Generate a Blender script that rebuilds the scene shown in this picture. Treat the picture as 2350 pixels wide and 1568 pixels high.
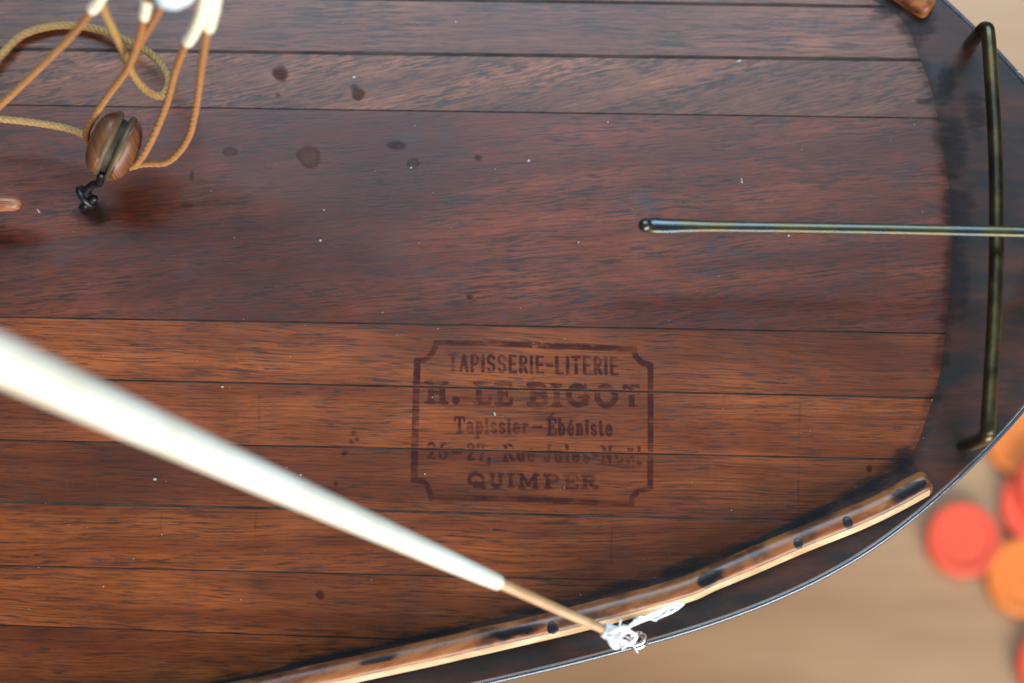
import bpy, bmesh, math, random
import numpy as np
from mathutils import Vector, Matrix

random.seed(7)
rng = np.random.default_rng(7)
scene = bpy.context.scene
for o in list(bpy.data.objects):
    bpy.data.objects.remove(o, do_unlink=True)
col = scene.collection

# ------------------------------------------------------------------ camera
PITCH = math.radians(9.0)        # the lens looks almost straight down, a little towards +y
FOC = 3500.0                     # focal length in pixels of a 2350 px wide frame (35 mm on 23.5 mm)
DIST = 0.283                     # lens to deck along the axis
CAM = Vector((0.0, -DIST * math.sin(PITCH), DIST * math.cos(PITCH)))
cam_d = bpy.data.cameras.new('camera')
cam = bpy.data.objects.new('camera', cam_d); col.objects.link(cam)
cam.location = CAM
cam.rotation_euler = (PITCH, 0, 0)
cam_d.sensor_width = 23.5
cam_d.lens = 35.0
cam_d.clip_start = 0.01
cam_d.clip_end = 50
cam_d.dof.use_dof = True
cam_d.dof.focus_distance = 0.2805
cam_d.dof.aperture_fstop = 4.0
scene.camera = cam

# ------------------------------------------------------------------ light: two windows of the room, soft ambient
world = bpy.data.worlds.new('World'); scene.world = world
world.use_nodes = True
bg = world.node_tree.nodes['Background']
bg.inputs[0].default_value = (1.0, 0.93, 0.86, 1)
bg.inputs[1].default_value = 0.075

def area(name, loc, target, size, size_y, power, colr):
    l = bpy.data.lights.new(name, 'AREA'); l.shape = 'RECTANGLE'
    l.size = size; l.size_y = size_y; l.energy = power; l.color = colr
    o = bpy.data.objects.new(name, l); col.objects.link(o)
    o.location = loc
    o.rotation_euler = (Vector(target) - Vector(loc)).to_track_quat('-Z', 'Y').to_euler()
    return o
area('skylight_window', (0.0, 1.02, 1.38), (0, 0.02, 0), 1.5, 0.7, 42, (0.58, 0.80, 1.0))
area('low_window', (0.62, -1.42, 0.58), (0.0, -0.02, 0.0), 1.9, 0.6, 68, (1.0, 0.985, 0.955))

scene.view_settings.view_transform = 'Standard'
scene.view_settings.look = 'None'
scene.view_settings.exposure = 0.0
scene.view_settings.gamma = 1.0
scene.cycles.use_denoising = True
scene.cycles.max_bounces = 8
scene.cycles.caustics_reflective = False
scene.cycles.caustics_refractive = False

# ------------------------------------------------------------------ helpers
CP, SP = math.cos(PITCH), math.sin(PITCH)
def P(px, py, z=0.0):
    """point of height z seen at (px, py) of the 2350 x 1568 picture"""
    d = Vector(((px - 1175.0) / FOC, -(py - 784.0) / FOC, -1.0))
    d = Vector((d.x, CP * d.y - SP * d.z, SP * d.y + CP * d.z))
    t = (z - CAM.z) / d.z
    return CAM + d * t

def obj(name, verts, faces, mat, parent=None, smooth=False):
    me = bpy.data.meshes.new(name)
    me.from_pydata([tuple(v) for v in verts], [], faces)
    me.validate(); me.update()
    if smooth:
        me.polygons.foreach_set('use_smooth', [True] * len(me.polygons))
    if mat is not None:
        for m in (mat if isinstance(mat, (list, tuple)) else [mat]):
            me.materials.append(m)
    o = bpy.data.objects.new(name, me); col.objects.link(o)
    o.parent = parent
    return o

def empty(name, loc=(0, 0, 0)):
    o = bpy.data.objects.new(name, None); col.objects.link(o)
    o.location = loc; o.empty_display_size = 0.01
    return o

def child(o, parent):
    """parent an object whose mesh is in world coordinates"""
    o.parent = parent
    o.matrix_parent_inverse = Matrix.Translation(parent.location).inverted() if parent else Matrix()
    return o

def tag(o, label=None, cat=None, group=None, kind=None):
    if label: o['label'] = label
    if cat: o['category'] = cat
    if group: o['group'] = group
    if kind: o['kind'] = kind
    return o

def catmull(pts, n, closed=False):
    pts = [Vector(p) for p in pts]
    out = []
    m = len(pts)
    segs = m if closed else m - 1
    for i in range(segs):
        if closed:
            a, b, c, d = pts[(i - 1) % m], pts[i], pts[(i + 1) % m], pts[(i + 2) % m]
        else:
            b, c = pts[i], pts[i + 1]
            a = pts[i - 1] if i > 0 else b * 2 - c
            d = pts[i + 2] if i + 2 < m else c * 2 - b
        for k in range(n):
            t = k / n
            out.append(0.5 * ((2 * b) + (c - a) * t + (2 * a - 5 * b + 4 * c - d) * t * t + (3 * b - a - 3 * c + d) * t ** 3))
    if not closed:
        out.append(pts[-1].copy())
    return out

def frames(path):
    n = len(path); res = []
    t0 = (path[1] - path[0]).normalized()
    up = Vector((0, 0, 1)) if abs(t0.z) < 0.9 else Vector((1, 0, 0))
    nrm = (up - t0 * up.dot(t0)).normalized()
    for i in range(n):
        t = (path[min(i + 1, n - 1)] - path[max(i - 1, 0)]).normalized()
        nrm = (nrm - t * nrm.dot(t)).normalized()
        res.append((t, nrm, t.cross(nrm)))
    return res

def tube_data(path, rad, sides=10, caps=True, squash=1.0):
    """rad: number or list; returns verts, faces; rounded ends"""
    path = [Vector(p) for p in path]
    n = len(path)
    r = rad if isinstance(rad, (list, tuple)) else [rad] * n
    fr = frames(path)
    V, F = [], []
    rings = []
    def ring(c, f, rr):
        base = len(V)
        for k in range(sides):
            a = 2 * math.pi * k / sides
            V.append(c + f[1] * (rr * squash * math.cos(a)) + f[2] * (rr * math.sin(a)))
        rings.append(base)
    if caps:
        for q in (0.98, 0.75, 0.4):
            ring(path[0] - fr[0][0] * r[0] * q, fr[0], r[0] * math.sqrt(max(0.02, 1 - q * q)))
    for i in range(n):
        ring(path[i], fr[i], r[i])
    if caps:
        for q in (0.4, 0.75, 0.98):
            ring(path[-1] + fr[-1][0] * r[-1] * q, fr[-1], r[-1] * math.sqrt(max(0.02, 1 - q * q)))
    for a, b in zip(rings[:-1], rings[1:]):
        for k in range(sides):
            k2 = (k + 1) % sides
            F.append((a + k, a + k2, b + k2, b + k))
    F.append(tuple(rings[0] + k for k in reversed(range(sides))))
    F.append(tuple(rings[-1] + k for k in range(sides)))
    return V, F

def merge(parts):
    V, F = [], []
    for v, f in parts:
        b = len(V); V += list(v); F += [tuple(i + b for i in q) for q in f]
    return V, F

def rope_data(path, radius=0.0006, pitch=0.0036):
    path = [Vector(p) for p in path]
    # resample evenly
    res = [path[0]]; step = 0.00045
    acc = 0.0
    for a, b in zip(path[:-1], path[1:]):
        L = (b - a).length
        if L < 1e-9: continue
        d = step - acc
        while d <= L:
            res.append(a.lerp(b, d / L)); d += step
        acc = L - (d - step)
    fr = frames(res)
    parts = []
    for s in range(3):
        pts = []
        for i, c in enumerate(res):
            a = 2 * math.pi * (i * step / pitch + s / 3)
            pts.append(c + (fr[i][1] * math.cos(a) + fr[i][2] * math.sin(a)) * radius * 0.36)
        parts.append(tube_data(pts, radius * 0.68, 6))
    return merge(parts)

# ------------------------------------------------------------------ materials
def new_mat(name):
    m = bpy.data.materials.new(name); m.use_nodes = True
    nt = m.node_tree
    b = nt.nodes['Principled BSDF']
    return m, nt, b

def node(nt, typ, **kw):
    n = nt.nodes.new(typ)
    for k, v in kw.items():
        setattr(n, k, v)
    return n

def mapping(nt, src, scale, rot=0.0, loc=(0, 0, 0)):
    a = node(nt, 'ShaderNodeMapping')
    a.inputs['Rotation'].default_value = (0, 0, rot)
    a.inputs['Location'].default_value = loc
    nt.links.new(src, a.inputs['Vector'])
    b = node(nt, 'ShaderNodeMapping')
    b.inputs['Scale'].default_value = scale
    nt.links.new(a.outputs[0], b.inputs['Vector'])
    return b.outputs[0]

def noise(nt, vec, scale=1.0, detail=3.0, rough=0.55, dist=0.0):
    n = node(nt, 'ShaderNodeTexNoise')
    n.inputs['Scale'].default_value = scale
    n.inputs['Detail'].default_value = detail
    n.inputs['Roughness'].default_value = rough
    n.inputs['Distortion'].default_value = dist
    nt.links.new(vec, n.inputs['Vector'])
    return n.outputs['Fac']

def ramp(nt, fac, stops):
    r = node(nt, 'ShaderNodeValToRGB')
    el = r.color_ramp.elements
    while len(el) < len(stops): el.new(0.5)
    for e, (p, c) in zip(el, stops):
        e.position = p
        e.color = (c, c, c, 1) if isinstance(c, (int, float)) else (*c, 1)
    nt.links.new(fac, r.inputs[0])
    return r.outputs[0]

def mix(nt, fac, a, b, blend='MIX'):
    m = node(nt, 'ShaderNodeMix', data_type='RGBA', blend_type=blend)
    for s, v in ((m.inputs[0], fac), (m.inputs[6], a), (m.inputs[7], b)):
        if isinstance(v, (int, float)): s.default_value = v
        elif isinstance(v, tuple): s.default_value = (*v, 1)
        else: nt.links.new(v, s)
    return m.outputs[2]

def mth(nt, op, a, b=None, clamp=False):
    m = node(nt, 'ShaderNodeMath', operation=op, use_clamp=clamp)
    for s, v in zip(m.inputs, (a, b)):
        if v is None: continue
        if isinstance(v, (int, float)): s.default_value = v
        else: nt.links.new(v, s)
    return m.outputs[0]

def bump(nt, b, height, strength, dist):
    n = node(nt, 'ShaderNodeBump')
    n.inputs['Strength'].default_value = strength
    n.inputs['Distance'].default_value = dist
    nt.links.new(height, n.inputs['Height'])
    nt.links.new(n.outputs[0], b.inputs['Normal'])

def plank_wood(name, seed, angle, mid, light, dark, fleck_lo=0.53, blot_lo=0.60, blot=(0.030, 0.030, 0.036), rough=0.36, fleck_amt=0.85, pore_x=170):
    """varnished mahogany: broad bands, dark elongated flecks, fine pores, dark blotches"""
    m, nt, b = new_mat(name)
    tc = node(nt, 'ShaderNodeTexCoord').outputs['Object']
    loc = (seed * 0.37, seed * 0.213, seed * 0.11)
    # gentle waviness of the grain
    wv = mapping(nt, tc, (35, 60, 1), angle, loc)
    wn = noise(nt, wv, 1, 2)
    add = node(nt, 'ShaderNodeCombineXYZ')
    nt.links.new(mth(nt, 'MULTIPLY', mth(nt, 'SUBTRACT', wn, 0.5), 0.0022), add.inputs[1])
    va = node(nt, 'ShaderNodeVectorMath', operation='ADD')
    nt.links.new(tc, va.inputs[0]); nt.links.new(add.outputs[0], va.inputs[1])
    src = va.outputs[0]
    bands = noise(nt, mapping(nt, src, (14, 210, 1), angle, loc), 1, 4, 0.6)
    c = mix(nt, ramp(nt, bands, [(0.36, 0.0), (0.64, 1.0)]), mid, light)
    # soft large variation
    big = noise(nt, mapping(nt, src, (26, 45, 1), angle, loc), 1, 3)
    c = mix(nt, mth(nt, 'MULTIPLY', ramp(nt, big, [(0.42, 0.0), (0.66, 1.0)]), 0.55), c, dark)
    # patches where the varnish has darkened
    vast = noise(nt, mapping(nt, src, (13, 24, 1), angle, (loc[0], loc[2], 0)), 1, 4, 0.6)
    c = mix(nt, mth(nt, 'MULTIPLY', ramp(nt, vast, [(0.43, 0.0), (0.62, 1.0)]), 0.62), c, dark)
    # flecks
    fl = noise(nt, mapping(nt, src, (max(190, pore_x * 0.85), 2700, 1), angle, loc), 1, 5, 0.65, 0.2)
    flm = ramp(nt, fl, [(fleck_lo - 0.01, 0.0), (fleck_lo + 0.09, 1.0)])
    brk = noise(nt, mapping(nt, src, (70, 260, 1), angle, loc), 1, 3)
    flm = mth(nt, 'MULTIPLY', flm, ramp(nt, brk, [(0.36, 0.2), (0.56, 1.0)]))
    c = mix(nt, mth(nt, 'MULTIPLY', flm, fleck_amt), c, (0.022, 0.012, 0.010))
    # second layer of long thin lines
    fl2 = noise(nt, mapping(nt, src, (24, 3000, 1), angle, (loc[1], loc[0], 0)), 1, 3, 0.6)
    c = mix(nt, mth(nt, 'MULTIPLY', ramp(nt, fl2, [(0.48, 0.0), (0.66, 1.0)]), 0.55), c, (0.042, 0.012, 0.006))
    # pores
    po = noise(nt, mapping(nt, src, (pore_x, 4000, 1), angle, loc), 1, 3, 0.6)
    c = mix(nt, mth(nt, 'MULTIPLY', ramp(nt, po, [(0.52, 0.0), (0.62, 1.0)]), 0.62), c, (0.026, 0.010, 0.007))
    # weathered blotches
    bl = noise(nt, mapping(nt, src, (75, 190, 1), angle, (loc[2], loc[0], 0)), 1, 5, 0.65)
    blm = ramp(nt, bl, [(blot_lo, 0.0), (blot_lo + 0.12, 1.0)])
    c = mix(nt, mth(nt, 'MULTIPLY', blm, 0.6), c, blot)
    nt.links.new(c, b.inputs['Base Color'])
    rg = noise(nt, mapping(nt, tc, (120, 160, 1), 0, loc), 1, 3)
    nt.links.new(mth(nt, 'ADD', mth(nt, 'MULTIPLY', rg, 0.16), rough - 0.08), b.inputs['Roughness'])
    b.inputs['Specular IOR Level'].default_value = 0.46
    hgt = mth(nt, 'SUBTRACT', mth(nt, 'MULTIPLY', po, 0.5), flm)
    bump(nt, b, hgt, 0.12, 0.00004)
    return m

def simple(name, colr, rough=0.5, metal=0.0, spec=0.5, var=None, scale=300, bumpd=0.0, bscale=800, coat=0.0, stretch=(1, 1, 1)):
    m, nt, b = new_mat(name)
    tc = node(nt, 'ShaderNodeTexCoord').outputs['Object']
    b.inputs['Base Color'].default_value = (*colr, 1)
    b.inputs['Roughness'].default_value = rough
    b.inputs['Metallic'].default_value = metal
    b.inputs['Specular IOR Level'].default_value = spec
    b.inputs['Coat Weight'].default_value = coat
    if var is not None:
        n = noise(nt, mapping(nt, tc, tuple(scale * s for s in stretch)), 1, 5, 0.6)
        nt.links.new(mix(nt, ramp(nt, n, [(0.38, 0.0), (0.62, 1.0)]), colr, var), b.inputs['Base Color'])
        nt.links.new(mth(nt, 'ADD', mth(nt, 'MULTIPLY', n, 0.2), rough - 0.1), b.inputs['Roughness'])
    if bumpd:
        n = noise(nt, mapping(nt, tc, (bscale, bscale, bscale)), 1, 3)
        bump(nt, b, n, 0.5, bumpd)
    return m

def film(name, colr, alpha, lo, hi, scale=900, rough=0.4, soft=True):
    """a thin translucent film (stamp ink, dried varnish) lying on the wood, worn unevenly"""
    m, nt, b = new_mat(name)
    tc = node(nt, 'ShaderNodeTexCoord').outputs['Object']
    n = noise(nt, mapping(nt, tc, (scale * 0.45, scale, 1)), 1, 4, 0.6)
    al = mth(nt, 'MULTIPLY', ramp(nt, n, [(lo, 0.25), (hi, 1.0)]), alpha)
    if not soft:   # uneven pressure: the film is patchy over larger areas and thin where the grain is open
        pn = noise(nt, mapping(nt, tc, (110, 150, 1)), 1, 2)
        gn = noise(nt, mapping(nt, tc, (150, 2600, 1), -ANG), 1, 3)
        al = mth(nt, 'MULTIPLY', al, ramp(nt, pn, [(0.38, 0.42), (0.6, 1.0)]))
        al = mth(nt, 'MULTIPLY', al, ramp(nt, gn, [(0.36, 0.5), (0.56, 1.0)]))
    if soft:      # the film thins out towards its rim
        at = node(nt, 'ShaderNodeAttribute', attribute_name='thickness')
        if soft == 'ragged':
            big = noise(nt, mapping(nt, tc, (scale * 0.5, scale * 1.6, 1)), 1, 5, 0.7)
            e = mth(nt, 'ADD', at.outputs['Fac'], mth(nt, 'MULTIPLY', mth(nt, 'SUBTRACT', big, 0.5), 2.4))
            al = mth(nt, 'MULTIPLY', mth(nt, 'MULTIPLY', mth(nt, 'SUBTRACT', e, 0.25), 1.6, True), alpha)
            al = mth(nt, 'MULTIPLY', al, mth(nt, 'MULTIPLY', at.outputs['Fac'], 2.0, True))
        else:
            al = mth(nt, 'MULTIPLY', al, at.outputs['Fac'])
    nt.links.new(al, b.inputs['Alpha'])
    b.inputs['Base Color'].default_value = (*colr, 1)
    b.inputs['Roughness'].default_value = rough
    b.inputs['Specular IOR Level'].default_value = 0.2
    return m

# ================================================================== the setting: floor
FLOOR_Z = -0.150
m, nt, b = new_mat('floor_wood')
tc = node(nt, 'ShaderNodeTexCoord').outputs['Object']
n1 = noise(nt, mapping(nt, tc, (6, 34, 1), 0.03), 1, 4, 0.6)
n2 = noise(nt, mapping(nt, tc, (18, 30, 1), 0.03), 1, 3)
c = mix(nt, ramp(nt, n1, [(0.35, 0.0), (0.65, 1.0)]), (0.34, 0.195, 0.100), (0.455, 0.28, 0.155))
c = mix(nt, mth(nt, 'MULTIPLY', ramp(nt, n2, [(0.45, 0.0), (0.7, 1.0)]), 0.3), c, (0.24, 0.15, 0.09))
nt.links.new(c, b.inputs['Base Color'])
b.inputs['Roughness'].default_value = 0.45
M_FLOOR = m
fl = obj('floor', [(-1.5, -1.5, FLOOR_Z), (1.5, -1.5, FLOOR_Z), (1.5, 1.5, FLOOR_Z), (-1.5, 1.5, FLOOR_Z)], [(0, 1, 2, 3)], M_FLOOR)
tag(fl, kind='structure')

# ================================================================== the boat's own frame
A0, A1 = P(0, 492), P(2260, 538)
U = (A1 - A0).normalized(); Vv = Vector((-U.y, U.x, 0))      # u runs aft (right in the picture), v to port (up)
def uv(p): q = p - A0; return q.dot(U), q.dot(Vv)
def W(u, v, z=0.0): return A0 + U * u + Vv * v + Vector((0, 0, z))
K = DIST / FOC
ANG = math.atan2(U.y, U.x)

# half breadth of the deck edge, from the stern forward
edge_px = [(2347, 945), (2264, 1042), (2152, 1145), (2015, 1262), (1927, 1318), (1796, 1369), (1664, 1428), (1489, 1474), (1315, 1522), (1119, 1566)]
half = [(2545 * K + 0.002, 0.0), (2535 * K, 150 * K), (2496 * K, 262 * K)]
for p in edge_px:
    u, v = uv(P(*p)); half.append((u, -v))
u_last, w_last = half[-1]
for du, dw in ((320, 72), (720, 138), (1120, 185), (1720, 225), (2520, 215), (3400, -30), (4200, -420), (4800, -790)):
    half.append((u_last - du * K, w_last + dw * K))
half.append((u_last - 5080 * K, 0.0))
EDGE = [(p.x, p.y) for p in catmull([Vector((a, b_, 0)) for a, b_ in half], 10)]
def smooth_curve(curve, n, it):
    c = [Vector((a, b_)) for a, b_ in curve]
    L = [0.0]
    for a, b_ in zip(c[:-1], c[1:]): L.append(L[-1] + (b_ - a).length)
    ts = np.linspace(0, L[-1], n)
    X = np.interp(ts, L, [p.x for p in c]); Y = np.interp(ts, L, [p.y for p in c])
    for _ in range(it):
        Y[1:-1] = 0.25 * Y[:-2] + 0.5 * Y[1:-1] + 0.25 * Y[2:]
        X[1:-1] = 0.25 * X[:-2] + 0.5 * X[1:-1] + 0.25 * X[2:]
        # the outline is mirrored: round over the ends
        X[0] += 0.25 * (X[1] - X[0]) * 0.5
    return [(float(x), max(0.0, float(y))) for x, y in zip(X, Y)]
EDGE = smooth_curve([(u, max(w, 0.0)) for u, w in EDGE], 260, 60)

inner_px = [(2185, 640), (2176, 720), (2160, 850), (2128, 960), (2088, 1050), (1985, 1112), (1830, 1192), (1640, 1280), (1480, 1333), (1300, 1380), (1100, 1428), (900, 1474), (700, 1518), (560, 1552)]
ih = [(uv(P(2187, 536))[0], 0.0)]
for p in inner_px:
    u, v = uv(P(*p)); ih.append((u, -v))
for du, dw in ((400, 80), (900, 145), (1900, 185), (2700, 20), (3500, -360), (4000, -700), (4320, -1010)):
    u0, w0 = uv(P(560, 1552)); ih.append((u0 - du * K, -w0 + dw * K))
ih.append((uv(P(560, 1552))[0] - 4430 * K, 0.0))
INNER = [(p.x, max(p.y, 0.0)) for p in catmull([Vector((a, b_, 0)) for a, b_ in ih], 8)]

def resample(curve, n):
    c = [Vector((a, b_)) for a, b_ in curve]
    L = [0.0]
    for a, b_ in zip(c[:-1], c[1:]): L.append(L[-1] + (b_ - a).length)
    out = []; j = 0
    for i in range(n):
        t = L[-1] * i / (n - 1)
        while j < len(L) - 2 and L[j + 1] < t: j += 1
        f = (t - L[j]) / max(1e-9, L[j + 1] - L[j])
        out.append(c[j].lerp(c[j + 1], min(1, f)))
    return out

boat = empty('model_boat', (W(0.05, 0).x, W(0.05, 0).y, FLOOR_Z))
tag(boat, 'old varnished model sailing boat with a planked wooden deck and a stamped maker mark', 'model boat')

# ---- materials of the boat
M_CAULK = simple('seam_caulk', (0.018, 0.014, 0.012), 0.65, spec=0.25, var=(0.075, 0.050, 0.038), scale=160, stretch=(0.6, 1, 1))
M_HULL = simple('hull_paint', (0.012, 0.016, 0.024), 0.25, var=(0.02, 0.024, 0.032), scale=200, bumpd=0.0001, bscale=500)

def cover_material():
    m, nt, b = new_mat('covering_board_wood')
    tc = node(nt, 'ShaderNodeTexCoord').outputs['Object']
    n1 = noise(nt, mapping(nt, tc, (45, 130, 1), ANG), 1, 5, 0.6)
    n2 = noise(nt, mapping(nt, tc, (110, 900, 1), ANG), 1, 3)
    n3 = noise(nt, mapping(nt, tc, (60, 60, 1), 0.4), 1, 5, 0.65)
    c = mix(nt, ramp(nt, n1, [(0.40, 0.0), (0.62, 1.0)]), (0.013, 0.0105, 0.0095), (0.058, 0.0175, 0.009))
    c = mix(nt, mth(nt, 'MULTIPLY', ramp(nt, n2, [(0.5, 0.0), (0.65, 1.0)]), 0.5), c, (0.010, 0.010, 0.012))
    c = mix(nt, mth(nt, 'MULTIPLY', ramp(nt, n3, [(0.58, 0.0), (0.72, 1.0)]), 0.6), c, (0.022, 0.024, 0.025))
    nt.links.new(c, b.inputs['Base Color'])
    nt.links.new(mth(nt, 'ADD', mth(nt, 'MULTIPLY', n3, 0.2), 0.36), b.inputs['Roughness'])
    b.inputs['Specular IOR Level'].default_value = 0.36
    bump(nt, b, n2, 0.3, 0.00005)
    return m
M_COVER = cover_material()

# ---- hull
NU = 90
eh = resample(EDGE, NU)
def outline_closed(curve):
    lo = [(p.x, -p.y) for p in curve]
    up = [(p.x, p.y) for p in reversed(curve[1:-1])]
    return lo + up
oc = outline_closed(eh)
N = len(oc)
V, F = [], []
lev = [(-0.0012, 1.0, 0.0), (-0.004, 0.992, 0.002), (-0.015, 0.965, 0.010), (-0.035, 0.86, 0.035), (-0.060, 0.62, 0.075), (-0.085, 0.30, 0.11), (-0.105, 0.06, 0.14)]
u_mid = (EDGE[0][0] + EDGE[-1][0]) / 2; u_half = (EDGE[0][0] - EDGE[-1][0]) / 2
for z, s, cut in lev:
    for (u, v) in oc:
        uu = u_mid + (u - u_mid) * (1 - cut / u_half * 0.8)
        V.append(W(uu, v * s, z))
for i in range(len(lev) - 1):
    for k in range(N):
        k2 = (k + 1) % N
        F.append((i * N + k, (i + 1) * N + k, (i + 1) * N + k2, i * N + k2))
F.append(tuple((len(lev) - 1) * N + k for k in range(N)))
hull = child(obj('hull', V, F, M_HULL, smooth=True), boat)
kv = []
for z in (-0.098, FLOOR_Z + 0.0002):
    f = 0.0 if z > -0.12 else 0.03
    for u, v in ((u_mid - 0.14 + f, -0.004), (u_mid + 0.15 - f, -0.004), (u_mid + 0.15 - f, 0.004), (u_mid - 0.14 + f, 0.004)):
        kv.append(W(u, v, z))
child(obj('keel', kv, [(0, 1, 2, 3), (7, 6, 5, 4), (0, 4, 5, 1), (1, 5, 6, 2), (2, 6, 7, 3), (3, 7, 4, 0)], M_HULL), boat)

# ---- sub deck: the dark caulk seen in the seams
ihr = resample(INNER, 240)
ic = outline_closed(ihr)
zc = -0.00014
child(obj('seam_caulking', [W(u, v, zc) for u, v in ic], [tuple(range(len(ic)))], M_CAULK), boat)

# ---- covering board round the edge of the deck
NB = 240
eo = resample(EDGE, NB); ei = resample(INNER, NB)
# match inner points to outer ones by normalised arc length, then build a closed ring
def ring_pts(curve, dz, shrink=0.0):
    c = outline_closed(curve)
    return c
oo, ii = outline_closed(eo), outline_closed(ei)
n = len(oo)
V, F = [], []
def inset(pt, pt_in, d):
    a = Vector(pt); b_ = Vector(pt_in); t = (b_ - a)
    return a + t.normalized() * d if t.length > 1e-9 else a
prof = []
for k in range(n):
    o_, i_ = Vector(oo[k]), Vector(ii[k])
    t = (i_ - o_).normalized()
    prof.append([(o_, -0.0030), (o_, -0.0006), (o_ + t * 0.00025, -0.0002), (o_ + t * 0.0008, 0.00006),
                 (o_.lerp(i_, 0.35), 0.00008), (o_.lerp(i_, 0.7), 0.00006), (i_ - t * 0.0003, 0.00004), (i_ + t * 0.00015, 0.00003), (i_ + t * 0.00016, -0.0008)])
for k in range(n):
    for p, z in prof[k]:
        V.append(W(p.x, p.y, z))
m_ = len(prof[0])
for k in range(n):
    k2 = (k + 1) % n
    for j in range(m_ - 1):
        F.append((k * m_ + j, k2 * m_ + j, k2 * m_ + j + 1, k * m_ + j + 1))
child(obj('covering_board', V, F, M_COVER, smooth=False), boat)

# ---- rubbing strake: glossy painted bead at the deck edge, a little uneven
pts = []
for k, (u, v) in enumerate(oo):
    pts.append(W(u, v, -0.00072))
pts = catmull(pts, 3, closed=True)
V, F = [], []
S = 8
for k in range(len(pts)):
    t = (pts[(k + 1) % len(pts)] - pts[k - 1]).normalized()
    sd = Vector((t.y, -t.x, 0))
    if sd.dot(pts[k] - W(u_mid, 0)) < 0: sd = -sd
    r = 0.00065 * (1 + rng.normal(0, 0.025))
    for j in range(S):
        a = 2 * math.pi * j / S
        V.append(pts[k] + sd * (math.cos(a) * r) + Vector((0, 0, math.sin(a) * r)))
for k in range(len(pts)):
    k2 = (k + 1) % len(pts)
    for j in range(S):
        j2 = (j + 1) % S
        F.append((k * S + j, k * S + j2, k2 * S + j2, k2 * S + j))
M_RIM = simple('rim_paint', (0.026, 0.038, 0.054), 0.27, spec=0.95, bumpd=0.00006, bscale=900)
child(obj('rubbing_strake', V, F, M_RIM, smooth=True), boat)

# ---- deck planks
seams_px = [((1150, 2), (2000, 15)), ((190, 115), (2140, 138)), ((0, 241), (2170, 272)), ((0, 728), (2165, 766)),
            ((270, 873), (2140, 914)), ((0, 1010), (2085, 1055)), ((0, 1152), (1830, 1195)), ((0, 1298), (1480, 1334)), ((0, 1435), (920, 1468))]
seams = [(uv(P(*a)), uv(P(*b_))) for a, b_ in seams_px]
def seam_line(s):
    (u0, v0), (u1, v1) = s
    k = (v1 - v0) / (u1 - u0)
    return (v0 - k * u0, k)
lines = [seam_line(s) for s in seams]
sp = 0.0112
top = [(lines[0][0] + sp * (i + 1), lines[0][1]) for i in range(6)][::-1]
bot = [(lines[-1][0] - sp * (i + 1), 0.0) for i in range(3)]
gaps = [0.0] + [0.0003] * 6 + [0.00034, 0.00036, 0.00015, 0.00017, 0.00018, 0.00016, 0.00022, 0.00014, 0.00012] + [0.0002] * 3 + [0.0]
lines = [(1.0, 0.0)] + top + lines + bot + [(-1.0, 0.0)]
GAP = 0.00022

def clip(poly, a, k, keep_below):
    """keep the side of v = a + k u"""
    out = []
    def side(p): return (p[1] - (a + k * p[0])) * (-1 if keep_below else 1)
    for i in range(len(poly)):
        p, q = poly[i], poly[(i + 1) % len(poly)]
        sp_, sq = side(p), side(q)
        if sp_ >= 0: out.append(p)
        if (sp_ >= 0) != (sq >= 0):
            t = sp_ / (sp_ - sq)
            out.append((p[0] + (q[0] - p[0]) * t, p[1] + (q[1] - p[1]) * t))
    return out

base_poly = []
for k, (u, v) in enumerate(ic):
    if not base_poly or math.hypot(u - base_poly[-1][0], v - base_poly[-1][1]) > 0.0012: base_poly.append((u, v))

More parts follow.
